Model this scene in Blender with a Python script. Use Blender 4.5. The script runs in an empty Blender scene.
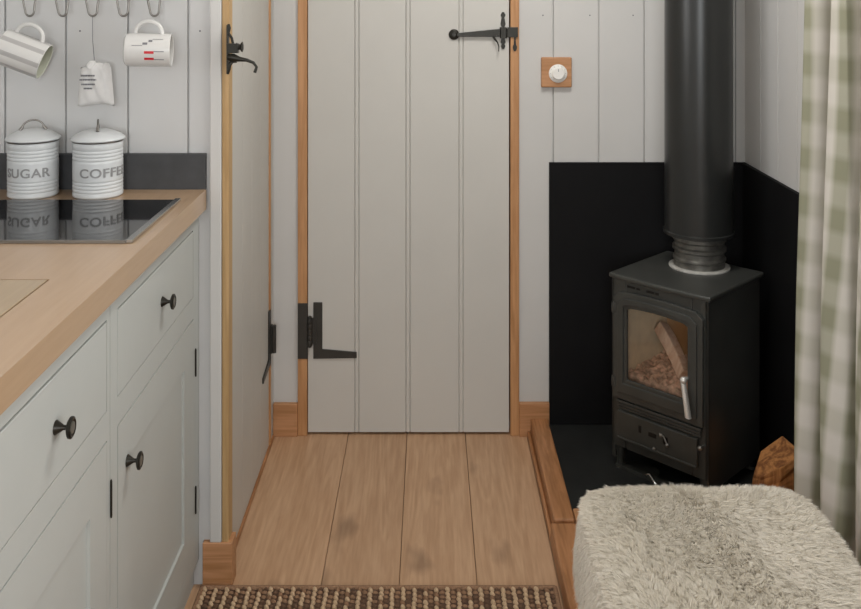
import bpy, math, random
import numpy as np
from mathutils import Matrix, Vector
random.seed(7)
PI = math.pi
sc = bpy.context.scene
col = sc.collection

# ------------------------------------------------------------------ helpers
def lin(h):
    h = h.lstrip('#')
    out = []
    for i in (0, 2, 4):
        c = int(h[i:i+2], 16) / 255
        out.append(c / 12.92 if c <= .04045 else ((c + .055) / 1.055) ** 2.4)
    return (*out, 1)

class MB:
    def __init__(s, M=None):
        s.v = []; s.f = []; s.mi = []; s.M = M or Matrix.Identity(4); s.cur = 0; s.uv = None
    def add(s, vs, fs):
        b = len(s.v)
        for p in vs:
            s.v.append(tuple(s.M @ Vector(p)))
        for f in fs:
            s.f.append(tuple(b + i for i in f)); s.mi.append(s.cur)
        return s
    def box(s, x0, x1, y0, y1, z0, z1):
        vs = [(x, y, z) for z in (z0, z1) for y in (y0, y1) for x in (x0, x1)]
        return s.add(vs, [(0, 2, 3, 1), (4, 5, 7, 6), (0, 1, 5, 4), (2, 6, 7, 3), (0, 4, 6, 2), (1, 3, 7, 5)])
    def prism(s, pts, fn, a, b):
        """closed outline pts (2-D) swept from a to b; fn(u, v, w) gives the 3-D point"""
        n = len(pts)
        vs = [fn(u, v, a) for u, v in pts] + [fn(u, v, b) for u, v in pts]
        fs = [tuple(range(n))[::-1], tuple(range(n, 2 * n))]
        fs += [(i, (i + 1) % n, n + (i + 1) % n, n + i) for i in range(n)]
        return s.add(vs, fs)
    def tube(s, pts, r, seg=12, caps=True):
        pts = [Vector(p) for p in pts]; n = len(pts)
        rs = r if isinstance(r, (list, tuple)) else [r] * n
        vs = []; up = None
        for i, p in enumerate(pts):
            t = (pts[min(i + 1, n - 1)] - pts[max(i - 1, 0)]).normalized()
            if up is None:
                up = Vector((0, 0, 1)) if abs(t.z) < .9 else Vector((1, 0, 0))
            a = (up - t * up.dot(t)).normalized(); up = a
            b = t.cross(a)
            for k in range(seg):
                an = 2 * PI * k / seg
                vs.append(p + (a * math.cos(an) + b * math.sin(an)) * rs[i])
        fs = []
        for i in range(n - 1):
            for k in range(seg):
                k2 = (k + 1) % seg
                fs.append((i * seg + k, i * seg + k2, (i + 1) * seg + k2, (i + 1) * seg + k))
        if caps:
            fs.append(tuple(range(seg))[::-1]); fs.append(tuple((n - 1) * seg + k for k in range(seg)))
        return s.add(vs, fs)
    def lathe(s, prof, seg=32, M=None, close=False):
        """prof: (radius, height) list round local z; M places it"""
        M = M or Matrix.Identity(4); vs = []; fs = []; n = len(prof)
        for r, z in prof:
            for k in range(seg):
                an = 2 * PI * k / seg
                vs.append(M @ Vector((max(r, 1e-5) * math.cos(an), max(r, 1e-5) * math.sin(an), z)))
        m = n if close else n - 1
        for i in range(m):
            j = (i + 1) % n
            for k in range(seg):
                k2 = (k + 1) % seg
                fs.append((i * seg + k, i * seg + k2, j * seg + k2, j * seg + k))
        if not close:
            fs.append(tuple(range(seg))[::-1]); fs.append(tuple((n - 1) * seg + k for k in range(seg)))
        return s.add(vs, fs)
    def ball(s, c, r, seg=14, sc_=(1, 1, 1), M=None):
        n = 9
        prof = [(r * math.sin(PI * i / n), -r * math.cos(PI * i / n)) for i in range(n + 1)]
        T = Matrix.Translation(c) @ (M or Matrix.Identity(4)) @ Matrix.Diagonal((*sc_, 1))
        return s.lathe(prof, seg, T)
    def build(s, name, mats, parent=None, bevel=0, smooth=None, segs=2, kind=None, fixn=True):
        me = bpy.data.meshes.new(name)
        me.from_pydata(s.v, [], s.f); me.update()
        if not isinstance(mats, (list, tuple)): mats = [mats]
        for m in mats: me.materials.append(m)
        if len(mats) > 1: me.polygons.foreach_set('material_index', s.mi)
        if fixn:
            import bmesh
            bm = bmesh.new(); bm.from_mesh(me)
            bmesh.ops.recalc_face_normals(bm, faces=bm.faces); bm.to_mesh(me); bm.free()
        if s.uv is not None:
            l = me.uv_layers.new(name='UVMap')
            idx = np.empty(len(me.loops), dtype=np.int32); me.loops.foreach_get('vertex_index', idx)
            l.data.foreach_set('uv', np.array(s.uv, dtype=np.float32)[idx].ravel())
        if smooth is not None:
            me.polygons.foreach_set('use_smooth', [True] * len(me.polygons))
            if smooth < 180: me.set_sharp_from_angle(angle=math.radians(smooth))
        o = bpy.data.objects.new(name, me); col.objects.link(o)
        if parent: o.parent = parent
        if bevel:
            b = o.modifiers.new('bevel', 'BEVEL'); b.width = bevel; b.segments = segs
            b.limit_method = 'ANGLE'; b.angle_limit = math.radians(35)
            if smooth is None: me.polygons.foreach_set('use_smooth', [False] * len(me.polygons))
        if kind: o['kind'] = kind
        return o

def thing(name, label, cat, loc=(0, 0, 0), rz=0, group=None):
    o = bpy.data.objects.new(name, None); o.empty_display_size = .05
    col.objects.link(o); o.location = loc; o.rotation_euler = (0, 0, rz)
    o['label'] = label; o['category'] = cat
    if group: o['group'] = group
    return o
def tag(o, label, cat, group=None, kind=None):
    o['label'] = label; o['category'] = cat
    if group: o['group'] = group
    if kind: o['kind'] = kind
    return o
def copy_tree(o, parent=None):
    c = o.copy(); col.objects.link(c)
    if parent: c.parent = parent
    for ch in list(o.children): copy_tree(ch, c)
    return c

# ------------------------------------------------------------------ materials
def mat(name, base, rough=.5, metal=0, noise=0, nscale=20, bump=0, bscale=200, coat=0, sub=0, spec=None):
    m = bpy.data.materials.new(name); m.use_nodes = True
    nt = m.node_tree; N = nt.nodes; L = nt.links; p = N['Principled BSDF']
    p.inputs['Roughness'].default_value = rough; p.inputs['Metallic'].default_value = metal
    p.inputs['Coat Weight'].default_value = coat
    if spec is not None: p.inputs['Specular IOR Level'].default_value = spec
    if sub:
        p.inputs['Subsurface Weight'].default_value = sub
        p.inputs['Subsurface Radius'].default_value = (.02, .015, .01)
    tc = N.new('ShaderNodeTexCoord')
    nz = N.new('ShaderNodeTexNoise'); nz.inputs['Scale'].default_value = nscale; nz.inputs['Detail'].default_value = 4
    L.new(tc.outputs['Object'], nz.inputs['Vector'])
    hs = N.new('ShaderNodeHueSaturation'); hs.inputs['Color'].default_value = lin(base)
    mr = N.new('ShaderNodeMapRange'); mr.inputs['To Min'].default_value = 1 - noise; mr.inputs['To Max'].default_value = 1 + noise
    mr.inputs['From Min'].default_value = .3; mr.inputs['From Max'].default_value = .7
    L.new(nz.outputs['Fac'], mr.inputs['Value']); L.new(mr.outputs[0], hs.inputs['Value'])
    L.new(hs.outputs[0], p.inputs['Base Color'])
    if bump:
        n2 = N.new('ShaderNodeTexNoise'); n2.inputs['Scale'].default_value = bscale; n2.inputs['Detail'].default_value = 3
        L.new(tc.outputs['Object'], n2.inputs['Vector'])
        b = N.new('ShaderNodeBump'); b.inputs['Strength'].default_value = bump; b.inputs['Distance'].default_value = .002
        L.new(n2.outputs['Fac'], b.inputs['Height']); L.new(b.outputs[0], p.inputs['Normal'])
    return m

def wood(name, dark, light, axis='Y', rough=.45, knots=0, scale=1., perisland=False, contrast=1., coat=0, knotcol='#4a2f1c'):
    m = bpy.data.materials.new(name); m.use_nodes = True
    nt = m.node_tree; N = nt.nodes; L = nt.links; p = N['Principled BSDF']
    p.inputs['Roughness'].default_value = rough; p.inputs['Coat Weight'].default_value = coat
    p.inputs['Coat Roughness'].default_value = .25
    tc = N.new('ShaderNodeTexCoord'); src = tc.outputs['Object']
    geo = N.new('ShaderNodeNewGeometry')
    if perisland:
        add = N.new('ShaderNodeVectorMath'); add.operation = 'ADD'
        ml = N.new('ShaderNodeMath'); ml.operation = 'MULTIPLY'; ml.inputs[1].default_value = 13.
        L.new(geo.outputs['Random Per Island'], ml.inputs[0]); L.new(ml.outputs[0], add.inputs[1])
        L.new(src, add.inputs[0]); src = add.outputs[0]
    k = {'X': (1, 14, 14), 'Y': (14, 1, 14), 'Z': (14, 14, 1)}[axis]
    mp = N.new('ShaderNodeMapping'); mp.inputs['Scale'].default_value = tuple(a * scale for a in k)
    L.new(src, mp.inputs['Vector'])
    n1 = N.new('ShaderNodeTexNoise'); n1.inputs['Scale'].default_value = 1.4; n1.inputs['Detail'].default_value = 5
    n1.inputs['Distortion'].default_value = 1.2; L.new(mp.outputs[0], n1.inputs['Vector'])
    wv = N.new('ShaderNodeMath'); wv.operation = 'MULTIPLY'; wv.inputs[1].default_value = 26
    L.new(n1.outputs['Fac'], wv.inputs[0])
    sn = N.new('ShaderNodeMath'); sn.operation = 'SINE'; L.new(wv.outputs[0], sn.inputs[0])
    n2 = N.new('ShaderNodeTexNoise'); n2.inputs['Scale'].default_value = 9; n2.inputs['Detail'].default_value = 3
    L.new(mp.outputs[0], n2.inputs['Vector'])
    m1 = N.new('ShaderNodeMath'); m1.operation = 'MULTIPLY_ADD'; m1.inputs[1].default_value = .16 * contrast; L.new(sn.outputs[0], m1.inputs[0])
    L.new(n2.outputs['Fac'], m1.inputs[2])
    mix = N.new('ShaderNodeMix'); mix.data_type = 'RGBA'
    mix.inputs['A'].default_value = lin(dark); mix.inputs['B'].default_value = lin(light)
    mr = N.new('ShaderNodeMapRange'); mr.inputs['From Min'].default_value = .5 - .32 / contrast; mr.inputs['From Max'].default_value = .5 + .32 / contrast
    L.new(m1.outputs[0], mr.inputs['Value']); L.new(mr.outputs[0], mix.inputs['Factor'])
    out = mix.outputs['Result']
    if perisland:
        hs = N.new('ShaderNodeHueSaturation')
        r2 = N.new('ShaderNodeMapRange'); r2.inputs['To Min'].default_value = .93; r2.inputs['To Max'].default_value = 1.08
        L.new(geo.outputs['Random Per Island'], r2.inputs['Value']); L.new(r2.outputs[0], hs.inputs['Value'])
        L.new(out, hs.inputs['Color']); out = hs.outputs[0]
    if knots:
        mk = N.new('ShaderNodeMapping'); mk.inputs['Scale'].default_value = {'X': (2.2, 6, 6), 'Y': (6, 2.8, 6), 'Z': (6, 6, 2.2)}[axis]
        L.new(src, mk.inputs['Vector'])
        nd = N.new('ShaderNodeTexNoise'); nd.inputs['Scale'].default_value = 3.; L.new(mk.outputs[0], nd.inputs['Vector'])
        mv = N.new('ShaderNodeVectorMath'); mv.operation = 'MULTIPLY_ADD'; mv.inputs[1].default_value = (.5, .5, .5)
        L.new(nd.outputs['Color'], mv.inputs[0]); L.new(mk.outputs[0], mv.inputs[2])
        vo = N.new('ShaderNodeTexVoronoi'); vo.inputs['Scale'].default_value = 1.; L.new(mv.outputs[0], vo.inputs['Vector'])
        kr = N.new('ShaderNodeMapRange'); kr.inputs['From Min'].default_value = .05; kr.inputs['From Max'].default_value = .22
        kr.inputs['To Min'].default_value = knots; kr.inputs['To Max'].default_value = 0
        L.new(vo.outputs['Distance'], kr.inputs['Value'])
        mk2 = N.new('ShaderNodeMix'); mk2.data_type = 'RGBA'; mk2.inputs['B'].default_value = lin(knotcol)
        L.new(kr.outputs[0], mk2.inputs['Factor']); L.new(out, mk2.inputs['A']); out = mk2.outputs['Result']
    L.new(out, p.inputs['Base Color'])
    b = N.new('ShaderNodeBump'); b.inputs['Strength'].default_value = .15; b.inputs['Distance'].default_value = .001
    L.new(m1.outputs[0], b.inputs['Height']); L.new(b.outputs[0], p.inputs['Normal'])
    return m

M = {}
M['wall'] = mat('painted_boards', '#cccccb', .55, noise=.02, nscale=5)
M['wall_far'] = mat('painted_boards_far', '#cbcac7', .55, noise=.02, nscale=5)
M['trimwhite'] = mat('white_gloss_trim', '#cecdca', .4, noise=.02, nscale=5)
M['door'] = mat('door_paint', '#c9c7c1', .5, noise=.02, nscale=4)
M['cab'] = mat('cabinet_paint', '#b6b9b5', .45, noise=.02, nscale=6)
M['inside'] = mat('dark_gap', '#2a2826', .9)
M['ceil'] = mat('ceiling_paint', '#dcd8d0', .7, noise=.02)
M['pineZ'] = wood('pine_upright', '#b07e50', '#c9986a', 'Z', .5, knots=0)
M['pineX'] = wood('pine_across', '#a8784d', '#c49168', 'X', .5, knots=.4)
M['pineY'] = wood('pine_along', '#8f6038', '#b98358', 'Y', .45, knots=.7, coat=.1)
M['oakZ'] = wood('pale_wood_post', '#ad8b5c', '#c4a273', 'Z', .5)
M['floor'] = wood('floor_boards', '#b08a68', '#c9a482', 'Y', .5, knots=.42, perisland=True, contrast=.9, coat=.1)
M['top'] = wood('oak_worktop', '#a98b6b', '#ba9c7c', 'Y', .4, contrast=.5, coat=1)
M['board'] = wood('board_wood', '#a18b6c', '#b39b7a', 'Y', .42, contrast=.8, coat=1)
M['floorgap'] = mat('gap_brown', '#5e4431', .9)
M['pale'] = mat('bright_steel', '#dcdad5', .35, metal=.6)
M['worniron'] = mat('worn_iron', '#77746c', .4, metal=.5)
M['slate'] = mat('dark_slate', '#3f4042', .5, noise=.15, nscale=30)
M['shield'] = mat('black_board', '#131314', .65, noise=.1, nscale=8, spec=.15)
M['hearth'] = mat('black_hearth', '#252625', .38, noise=.25, nscale=12, bump=.1, bscale=60)
M['iron'] = mat('cast_iron', '#40413e', .34, noise=.12, nscale=14, bump=.25, bscale=350, metal=.15)
M['flue'] = mat('black_enamel_pipe', '#2f302f', .30, noise=.06, nscale=6, metal=.35)
M['grayseal'] = mat('fire_cement', '#a9a7a1', .6, noise=.2, nscale=60)
M['collar'] = mat('worn_collar_metal', '#6a6862', .4, metal=.5, noise=.4, nscale=40)
M['black'] = mat('black_metal', '#1d1c1a', .4, metal=.4)
M['blackiron'] = mat('antique_black_iron', '#2a2822', .36, metal=.5, noise=.2, nscale=60)
M['hinge'] = mat('dark_hinge', '#3c3a36', .45, metal=.3, noise=.1)
M['steel'] = mat('steel', '#b9b9b7', .25, metal=1)
M['dullsteel'] = mat('dull_steel', '#8b8883', .35, metal=.9)
M['hob'] = mat('ceramic_glass', '#08080a', .05, spec=.75)
M['enamel'] = mat('white_enamel', '#cfd2d3', .3, noise=.01)
M['letter'] = mat('grey_lettering', '#919191', .4)
M['cream'] = mat('vermiculite', '#f2e2bf', .9, noise=.08, nscale=30)
M['firebrick'] = mat('firebrick', '#c59c6e', .9, noise=.2, nscale=14, bump=.5, bscale=60)
M['ash'] = mat('ash_bed', '#dcb49a', .95, noise=.5, nscale=60, bump=.6, bscale=120)
M['birch'] = wood('firewood_split', '#e2b292', '#fbdcc2', 'Z', .8)
M['mug'] = mat('glazed_china', '#d6d5d2', .2, noise=.01)
M['muggrey'] = mat('grey_glaze', '#b0aeac', .4)
M['mugin'] = mat('pale_green_glaze', '#bdbfae', .3)
M['red'] = mat('red_print', '#c8202c', .4)
M['ink'] = mat('dark_print', '#76767a', .5)
M['linen'] = mat('white_linen', '#dddcda', .8, noise=.03, nscale=80, bump=.2, bscale=600)
M['whiteplastic'] = mat('white_plastic', '#e9e7e2', .35)
M['barkorange'] = wood('split_log_face', '#7d4d26', '#b97f48', 'Z', .8, contrast=1.3, knots=.5)
M['rope_l'] = mat('sisal_light', '#c4a888', .85, noise=.2, nscale=300)
M['rope_m'] = mat('sisal_mid', '#8c6c52', .85, noise=.25, nscale=300)
M['rope_d'] = mat('sisal_dark', '#634a38', .9, noise=.25, nscale=300)
M['foam'] = mat('seat_cloth', '#a9a498', .8)

def fur_mat():
    m = mat('sheep_wool', '#f1ece2', .8, noise=.03, nscale=12, spec=.2)
    p = m.node_tree.nodes['Principled BSDF']
    nt = m.node_tree; t = nt.nodes.new('ShaderNodeBsdfTranslucent'); t.inputs[0].default_value = lin('#f4efe4')
    mx = nt.nodes.new('ShaderNodeMixShader'); mx.inputs[0].default_value = .4
    nt.links.new(p.outputs[0], mx.inputs[1]); nt.links.new(t.outputs[0], mx.inputs[2]); nt.links.new(mx.outputs[0], nt.nodes['Material Output'].inputs['Surface'])
    return m
M['wool'] = fur_mat()

def glass_mat():
    m = bpy.data.materials.new('stove_glass'); m.use_nodes = True
    nt = m.node_tree; N = nt.nodes; L = nt.links; N.remove(N['Principled BSDF'])
    t = N.new('ShaderNodeBsdfTransparent'); t.inputs[0].default_value = (.99, .98, .97, 1)
    g = N.new('ShaderNodeBsdfGlossy'); g.inputs['Roughness'].default_value = .05
    fr = N.new('ShaderNodeFresnel'); fr.inputs['IOR'].default_value = 1.45
    mx = N.new('ShaderNodeMixShader'); L.new(fr.outputs[0], mx.inputs[0]); L.new(t.outputs[0], mx.inputs[1]); L.new(g.outputs[0], mx.inputs[2])
    L.new(mx.outputs[0], N['Material Output'].inputs['Surface'])
    return m
M['glass'] = glass_mat()

def check_mat():
    """woven check: sage bands on cream, both ways, from the cloth's own UVs (metres)"""
    m = bpy.data.materials.new('checked_cloth'); m.use_nodes = True
    nt = m.node_tree; N = nt.nodes; L = nt.links; p = N['Principled BSDF']
    p.inputs['Roughness'].default_value = .85; p.inputs['Specular IOR Level'].default_value = .15
    uv = N.new('ShaderNodeTexCoord'); sp = N.new('ShaderNodeSeparateXYZ'); L.new(uv.outputs['UV'], sp.inputs[0])
    def band(sock, period, ph):
        a = N.new('ShaderNodeMath'); a.operation = 'MULTIPLY_ADD'; a.inputs[1].default_value = 2 * PI / period; a.inputs[2].default_value = ph
        L.new(sock, a.inputs[0])
        s = N.new('ShaderNodeMath'); s.operation = 'SINE'; L.new(a.outputs[0], s.inputs[0])
        r = N.new('ShaderNodeMapRange'); r.inputs['From Min'].default_value = -.5; r.inputs['From Max'].default_value = .5
        L.new(s.outputs[0], r.inputs['Value']); return r.outputs[0]
    u = band(sp.outputs['X'], .078, 2.2); v = band(sp.outputs['Y'], .098, 1.0)
    ad = N.new('ShaderNodeMath'); ad.operation = 'ADD'; L.new(u, ad.inputs[0])
    vm = N.new('ShaderNodeMath'); vm.operation = 'MULTIPLY'; vm.inputs[1].default_value = .45; L.new(v, vm.inputs[0]); L.new(vm.outputs[0], ad.inputs[1])
    dv = N.new('ShaderNodeMath'); dv.operation = 'MULTIPLY'; dv.inputs[1].default_value = .66; L.new(ad.outputs[0], dv.inputs[0])
    cr = N.new('ShaderNodeValToRGB'); e = cr.color_ramp.elements
    e[0].color = lin('#d0cbc2'); e[1].color = lin('#8f8f78'); e[1].position = 1.
    k = cr.color_ramp.elements.new(.5); k.color = lin('#b6b3a4')
    L.new(dv.outputs[0], cr.inputs[0])
    wv = N.new('ShaderNodeTexNoise'); wv.inputs['Scale'].default_value = 700; L.new(uv.outputs['UV'], wv.inputs['Vector'])
    b = N.new('ShaderNodeBump'); b.inputs['Strength'].default_value = .2; b.inputs['Distance'].default_value = .001
    L.new(wv.outputs['Fac'], b.inputs['Height']); L.new(b.outputs[0], p.inputs['Normal'])
    L.new(cr.outputs[0], p.inputs['Base Color'])
    N2 = N.new('ShaderNodeBsdfTranslucent'); L.new(cr.outputs[0], N2.inputs[0])
    mx = N.new('ShaderNodeMixShader'); mx.inputs[0].default_value = .15
    L.new(p.outputs[0], mx.inputs[1]); L.new(N2.outputs[0], mx.inputs[2]); L.new(mx.outputs[0], N['Material Output'].inputs['Surface'])
    return m
M['check'] = check_mat()

# ------------------------------------------------------------------ the room
YB = 2.853       # far wall
YK = 2.14        # kitchen end wall
XR = .946        # right wall
XL = -1.12       # left wall
XC = -.47        # cupboard wall
H = 2.15
YF = -1.7
GW, GD = .0028, .008

def grooved(a0, a1, grooves, z0, z1, plane, back, axis, w=GW, d=GD, bead=False):
    """boards: an outline with V-grooves, swept up; plane = face coordinate, back = rear coordinate"""
    s = 1 if back > plane else -1
    pts = [(a0, plane)]
    for g in sorted(grooves):
        if not (a0 + .006 < g < a1 - .006): continue
        if bead:
            for q in (-.0062, .0062):
                pts += [(g + q - .002, plane), (g + q - .0008, plane + s * d), (g + q + .0008, plane + s * d), (g + q + .002, plane)]
        else:
            pts += [(g - w, plane), (g - w * .45, plane + s * d), (g + w * .45, plane + s * d), (g + w, plane)]
    pts += [(a1, plane), (a1, back), (a0, back)]
    m = MB()
    m.prism(pts, (lambda u, v, z: (u, v, z)) if axis == 'X' else (lambda u, v, z: (v, u, z)), z0, z1)
    return m

# floor: boards with fine gaps over a dark sub-floor
m = MB()
xs = [-1.12, -.945, -.77, -.595, -.4655, -.245, -.069, .106, .2903, .456, .631, .806, .946]
for a, b in zip(xs[:-1], xs[1:]):
    m.box(a + .0006, b - .0006, YF, YB + .05, -.02, 0)
m.build('floor', M['floor'], kind='structure', bevel=.001)
m = MB(); m.box(XL - .1, XR + .1, YF - .1, YB + .12, -.06, -.021)
m.build('floor_base', M['floorgap'], kind='structure')
m = MB(); m.box(XL - .1, XR + .1, YF - .1, YB + .12, H, H + .06)
m.build('ceiling', M['ceil'], kind='structure')

# far wall
DX0, DX1 = -.366, .237          # door slab
FX0, FX1 = -.396, .267          # outer frame edges
wb = grooved(XC, FX0, [], 0, H, YB, YB + .03, 'X').build('wall_back', M['wall_far'], kind='structure')
g_right = [.369, .506, .6425, .780, .917]
wr_ = grooved(FX1, XR, g_right, 0, H, YB, YB + .03, 'X').build('wall_back', M['wall_far'], kind='structure')
m = MB(); m.box(FX0, FX1, YB, YB + .03, 1.98, H); m.build('wall_back', M['wall_far'], kind='structure')
m = MB(); m.box(XL - .1, XR + .1, YB + .09, YB + .12, 0, H); m.build('wall_back', M['inside'], kind='structure')  # unseen dark backing, added to stop sky leaking through the door gaps
# nail heads in the far wall boards
for px in (.339, .48, .61, .74, .862):
    n = MB(); n.lathe([(.0022, 0), (.0022, .0008), (.0012, .0014)], 10, Matrix.Translation((px, YB, 1.259)) @ Matrix.Rotation(PI / 2, 4, 'X'))
    n.build('nail', M['ink'], wr_)

# frame of the far door
def trim(name, x0, x1, y0, y1, z0, z1, mt, bev=.002):
    mm = MB(); mm.box(x0, x1, y0, y1, z0, z1); return mm.build(name, mt, kind='structure', bevel=bev)
trim('trim_1', FX0, DX0 - .002, YB - .010, YB + .06, 0, 1.96, M['pineZ'])
trim('trim_2', DX1 + .004, FX1, YB - .010, YB + .06, 0, 1.96, M['pineZ'])
trim('trim_3', FX0, FX1, YB - .010, YB + .06, 1.96, 1.99, M['pineX'])
trim('baseboard_back', XC + .001, FX0, YB - .016, YB, 0, .098, M['pineX'])
trim('baseboard_back', FX1, .357, YB - .016, YB, 0, .100, M['pineX'])

# far door
door = grooved(DX0, DX1, [-.2195, -.066, .093], .008, 1.955, YB - .001, YB + .035, 'X', bead=True, d=.0045).build('door_1', M['door'], kind='structure')
def tobj(mb, name, mt, parent, **k): return mb.build(name, mt, parent, **k)
# L hinge at the bottom left
h = thing_hinge = MB()
zt, zb = .398, .230
h.box(-.3955, -.3655, YB - .0135, YB - .0095, zb + .002, zt)            # leaf on the frame
hb = tobj(h, 'hinge_leaf', M['hinge'], door, bevel=.001)
h = MB()
yy0, yy1 = YB - .005, YB - .0005
h.prism([(-.350, zt), (-.323, zt), (-.323, .258), (-.220, .249), (-.220, .231), (-.350, .229)], lambda u, v, w: (u, w, v), yy0, yy1)
tobj(h, 'hinge_strap', M['hinge'], door, bevel=.0008)
h = MB(); h.box(-.352, -.340, YB - .010, YB - .001, .276, .352)
for k in range(5):
    z0 = .272 + k * .0165
    h.lathe([(.0078, z0), (.0085, z0 + .002), (.0085, z0 + .0135), (.0078, z0 + .0155)], 14, Matrix.Translation((-.3595, YB - .013, 0)))
h.lathe([(.003, .266), (.006, .268), (.006, .272)], 12, Matrix.Translation((-.3595, YB - .013, 0)))
h.lathe([(.006, .3545), (.006, .358), (.003, .360)], 12, Matrix.Translation((-.3595, YB - .013, 0)))
tobj(h, 'hinge_knuckle', M['hinge'], door, smooth=40)

# thumb latch of the far door, top right
def P(px, py, Y): s = 950 / Y; return ((px - 430) / s, Y, 1.35 - (py + 15) / s)
def fl(px, py): q = P(px, py, YB); return (q[0], q[2])
h = MB()
c = fl(454, 34.5)
h.lathe([(.0155, 0), (.0165, .003), (.014, .006), (.006, .008)], 24, Matrix.Translation((c[0], YB - .001, c[1])) @ Matrix.Rotation(PI / 2, 4, 'X'))
a = [fl(457, 33), fl(501, 28.5), fl(516, 28.5), fl(516, 36.5), fl(457, 36.5)]
h.prism(a, lambda u, v, w: (u, w, v), YB - .013, YB - .005)
tobj(h, 'latch_bar', M['blackiron'], door, bevel=.0012)
h = MB()
x5 = fl(503, 0)[0]
zz = [fl(0, y)[1] for y in (12, 15, 17.5, 20, 24, 27, 38, 42, 44, 46, 49)]
rr = [.003, .0075, .004, .0055, .0075, .004, .004, .0075, .004, .0068, .003]
h.prism([(x5 - rr[i], zz[i]) for i in range(11)] + [(x5 + rr[i], zz[i]) for i in range(10, -1, -1)], lambda u, v, w: (u, w, v), YB - .005, YB - .001)
h.box(x5 - .010, x5 + .010, YB - .018, YB - .014, fl(0, 38)[1], fl(0, 27)[1])
h.box(x5 - .010, x5 - .007, YB - .018, YB - .001, fl(0, 38)[1], fl(0, 27)[1])
h.box(x5 + .007, x5 + .010, YB - .018, YB - .001, fl(0, 38)[1], fl(0, 27)[1])
tobj(h, 'latch_plate', M['blackiron'], door, bevel=.0008)
h = MB()
pt = [fl(493, 36), fl(494.5, 39), fl(497, 42), fl(498.5, 46), fl(498.3, 51)]
h.tube([(u, YB - .010 - .010 * i / 4, v) for i, (u, v) in enumerate(pt)], [.004, .0035, .0022, .002, .0016], 8)
tobj(h, 'latch_thumb_lever', M['blackiron'], door, smooth=60)
h = MB()
h.box(fl(507, 0)[0], fl(517.5, 0)[0], YB - .016, YB - .0105, fl(0, 37)[1], fl(0, 27)[1])
xk = fl(514.5, 0)[0]
zz = [fl(0, y)[1] for y in (36, 40, 44, 46.5, 49, 51)]; rr = [.003, .0025, .0035, .0065, .0055, .002]
h.prism([(xk - rr[i], zz[i]) for i in range(6)] + [(xk + rr[i], zz[i]) for i in range(5, -1, -1)], lambda u, v, w: (u, w, v), YB - .015, YB - .0105)
tobj(h, 'latch_keeper', M['blackiron'], door, bevel=.0008)

# kitchen end wall
gk = [-1.095, -.957, -.820, -.680, -.5445]
wk = grooved(XL, -.466, gk, 0, H, YK, YK + .03, 'X').build('wall_kitchen', M['wall'], kind='structure')
for px, py in ((80, 31), (200, 31)):
    q = P(px, py, YK)
    n = MB(); n.lathe([(.0022, 0), (.0022, .0008), (.0012, .0014)], 10, Matrix.Translation(q) @ Matrix.Rotation(PI / 2, 4, 'X'))
    n.build('nail', M['ink'], wk)
trim('trim_4', -.494, -.4675, YK - .012, YK, .1, H, M['trimwhite'], .003)
trim('trim_5', -.4665, -.4515, YK - .010, YK + .032, .1, H, M['oakZ'])
trim('baseboard_kitchen', -.5095, -.4430, YK - .014, YK + .032, 0, .101, M['pineX'])
# cupboard wall and door
m = MB(); m.box(XC - .03, XC, 2.786, YB + .03, 0, H); m.build('wall_cupboard', M['wall_far'], kind='structure')
m = MB(); m.box(XC - .03, XC, YK + .03, 2.786, 1.93, H); m.build('wall_cupboard', M['wall_far'], kind='structure')
trim('trim_6', XC - .01, XC + .004, 2.772, 2.787, 0, 1.93, M['pineZ'], .001)
trim('trim_7', XC - .01, XC + .006, YK + .034, YB - .017, 0, .007, M['pineY'], .001)
d2 = grooved(YK + .034, 2.770, [2.26, 2.385, 2.51, 2.635], .008, 1.925, XC - .0005, XC - .03, 'Y', w=.0010, d=.0015).build('door_2', M['door'], kind='structure')
def cp(px, py, X=XC):                 # point of the cupboard wall plane at a pixel
    Y = X * 950 / (px - 430); return (Y, 1.35 - (py + 15) * Y / 950)
# its L hinge, seen very obliquely
h = MB()
h.prism([(2.757, .402), (2.786, .402), (2.786, .240), (2.662, .232), (2.662, .247), (2.757, .262)], lambda u, v, w: (w, u, v), XC, XC + .004)
tobj(h, 'hinge_strap', M['hinge'], d2, bevel=.0006)
h = MB(); h.lathe([(.007, .272), (.007, .352)], 14, Matrix.Translation((XC + .012, 2.786, 0))); h.box(XC, XC + .008, 2.776, 2.795, .272, .352)
tobj(h, 'hinge_knuckle', M['hinge'], d2, smooth=40)
# its thumb latch
yl = 2.120
XP = -.4535
def lz(py, Y=yl): return 1.35 - (py + 15) * Y / 950
h = MB()
h.tube([(XP + .004, yl, lz(24)), (XP + .005, yl, lz(28)), (XP + .004, yl, lz(33)), (XP + .011, yl, lz(38)), (XP + .014, yl, lz(44))], [.0028, .0045, .0028, .003, .003], 10)
h.tube([(XP + .002, yl, lz(74)), (XP + .004, yl, lz(69)), (XP + .007, yl, lz(65)), (XP + .014, yl, lz(61))], [.003, .005, .0035, .003], 10)
h.box(XP, XP + .004, yl - .004, yl + .0095, lz(73), lz(25))
tobj(h, 'latch_plate', M['blackiron'], d2, smooth=50)
h = MB(); h.box(XP + .001, XP + .026, yl - .009, yl + .009, lz(53), lz(43.5))
h.lathe([(.010, 0), (.007, .004), (.006, .008), (.011, .011), (.012, .013), (.006, .015)], 20, Matrix.Translation((XP + .022, yl, lz(47))) @ Matrix.Rotation(PI / 2, 4, 'Y'))
tobj(h, 'latch_knob', M['blackiron'], d2, smooth=40)
h = MB()
pts = [(XP + .002, lz(57)), (XP + .016, lz(57.5)), (XP + .028, lz(59)), (XP + .045, lz(60)), (XP + .060, lz(62.5)), (XP + .067, lz(67)), (XP + .063, lz(72.5))]
h.tube([(a, yl - .003, b) for a, b in pts], [.008, .0088, .006, .0038, .0035, .0032, .0036], 10)
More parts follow.
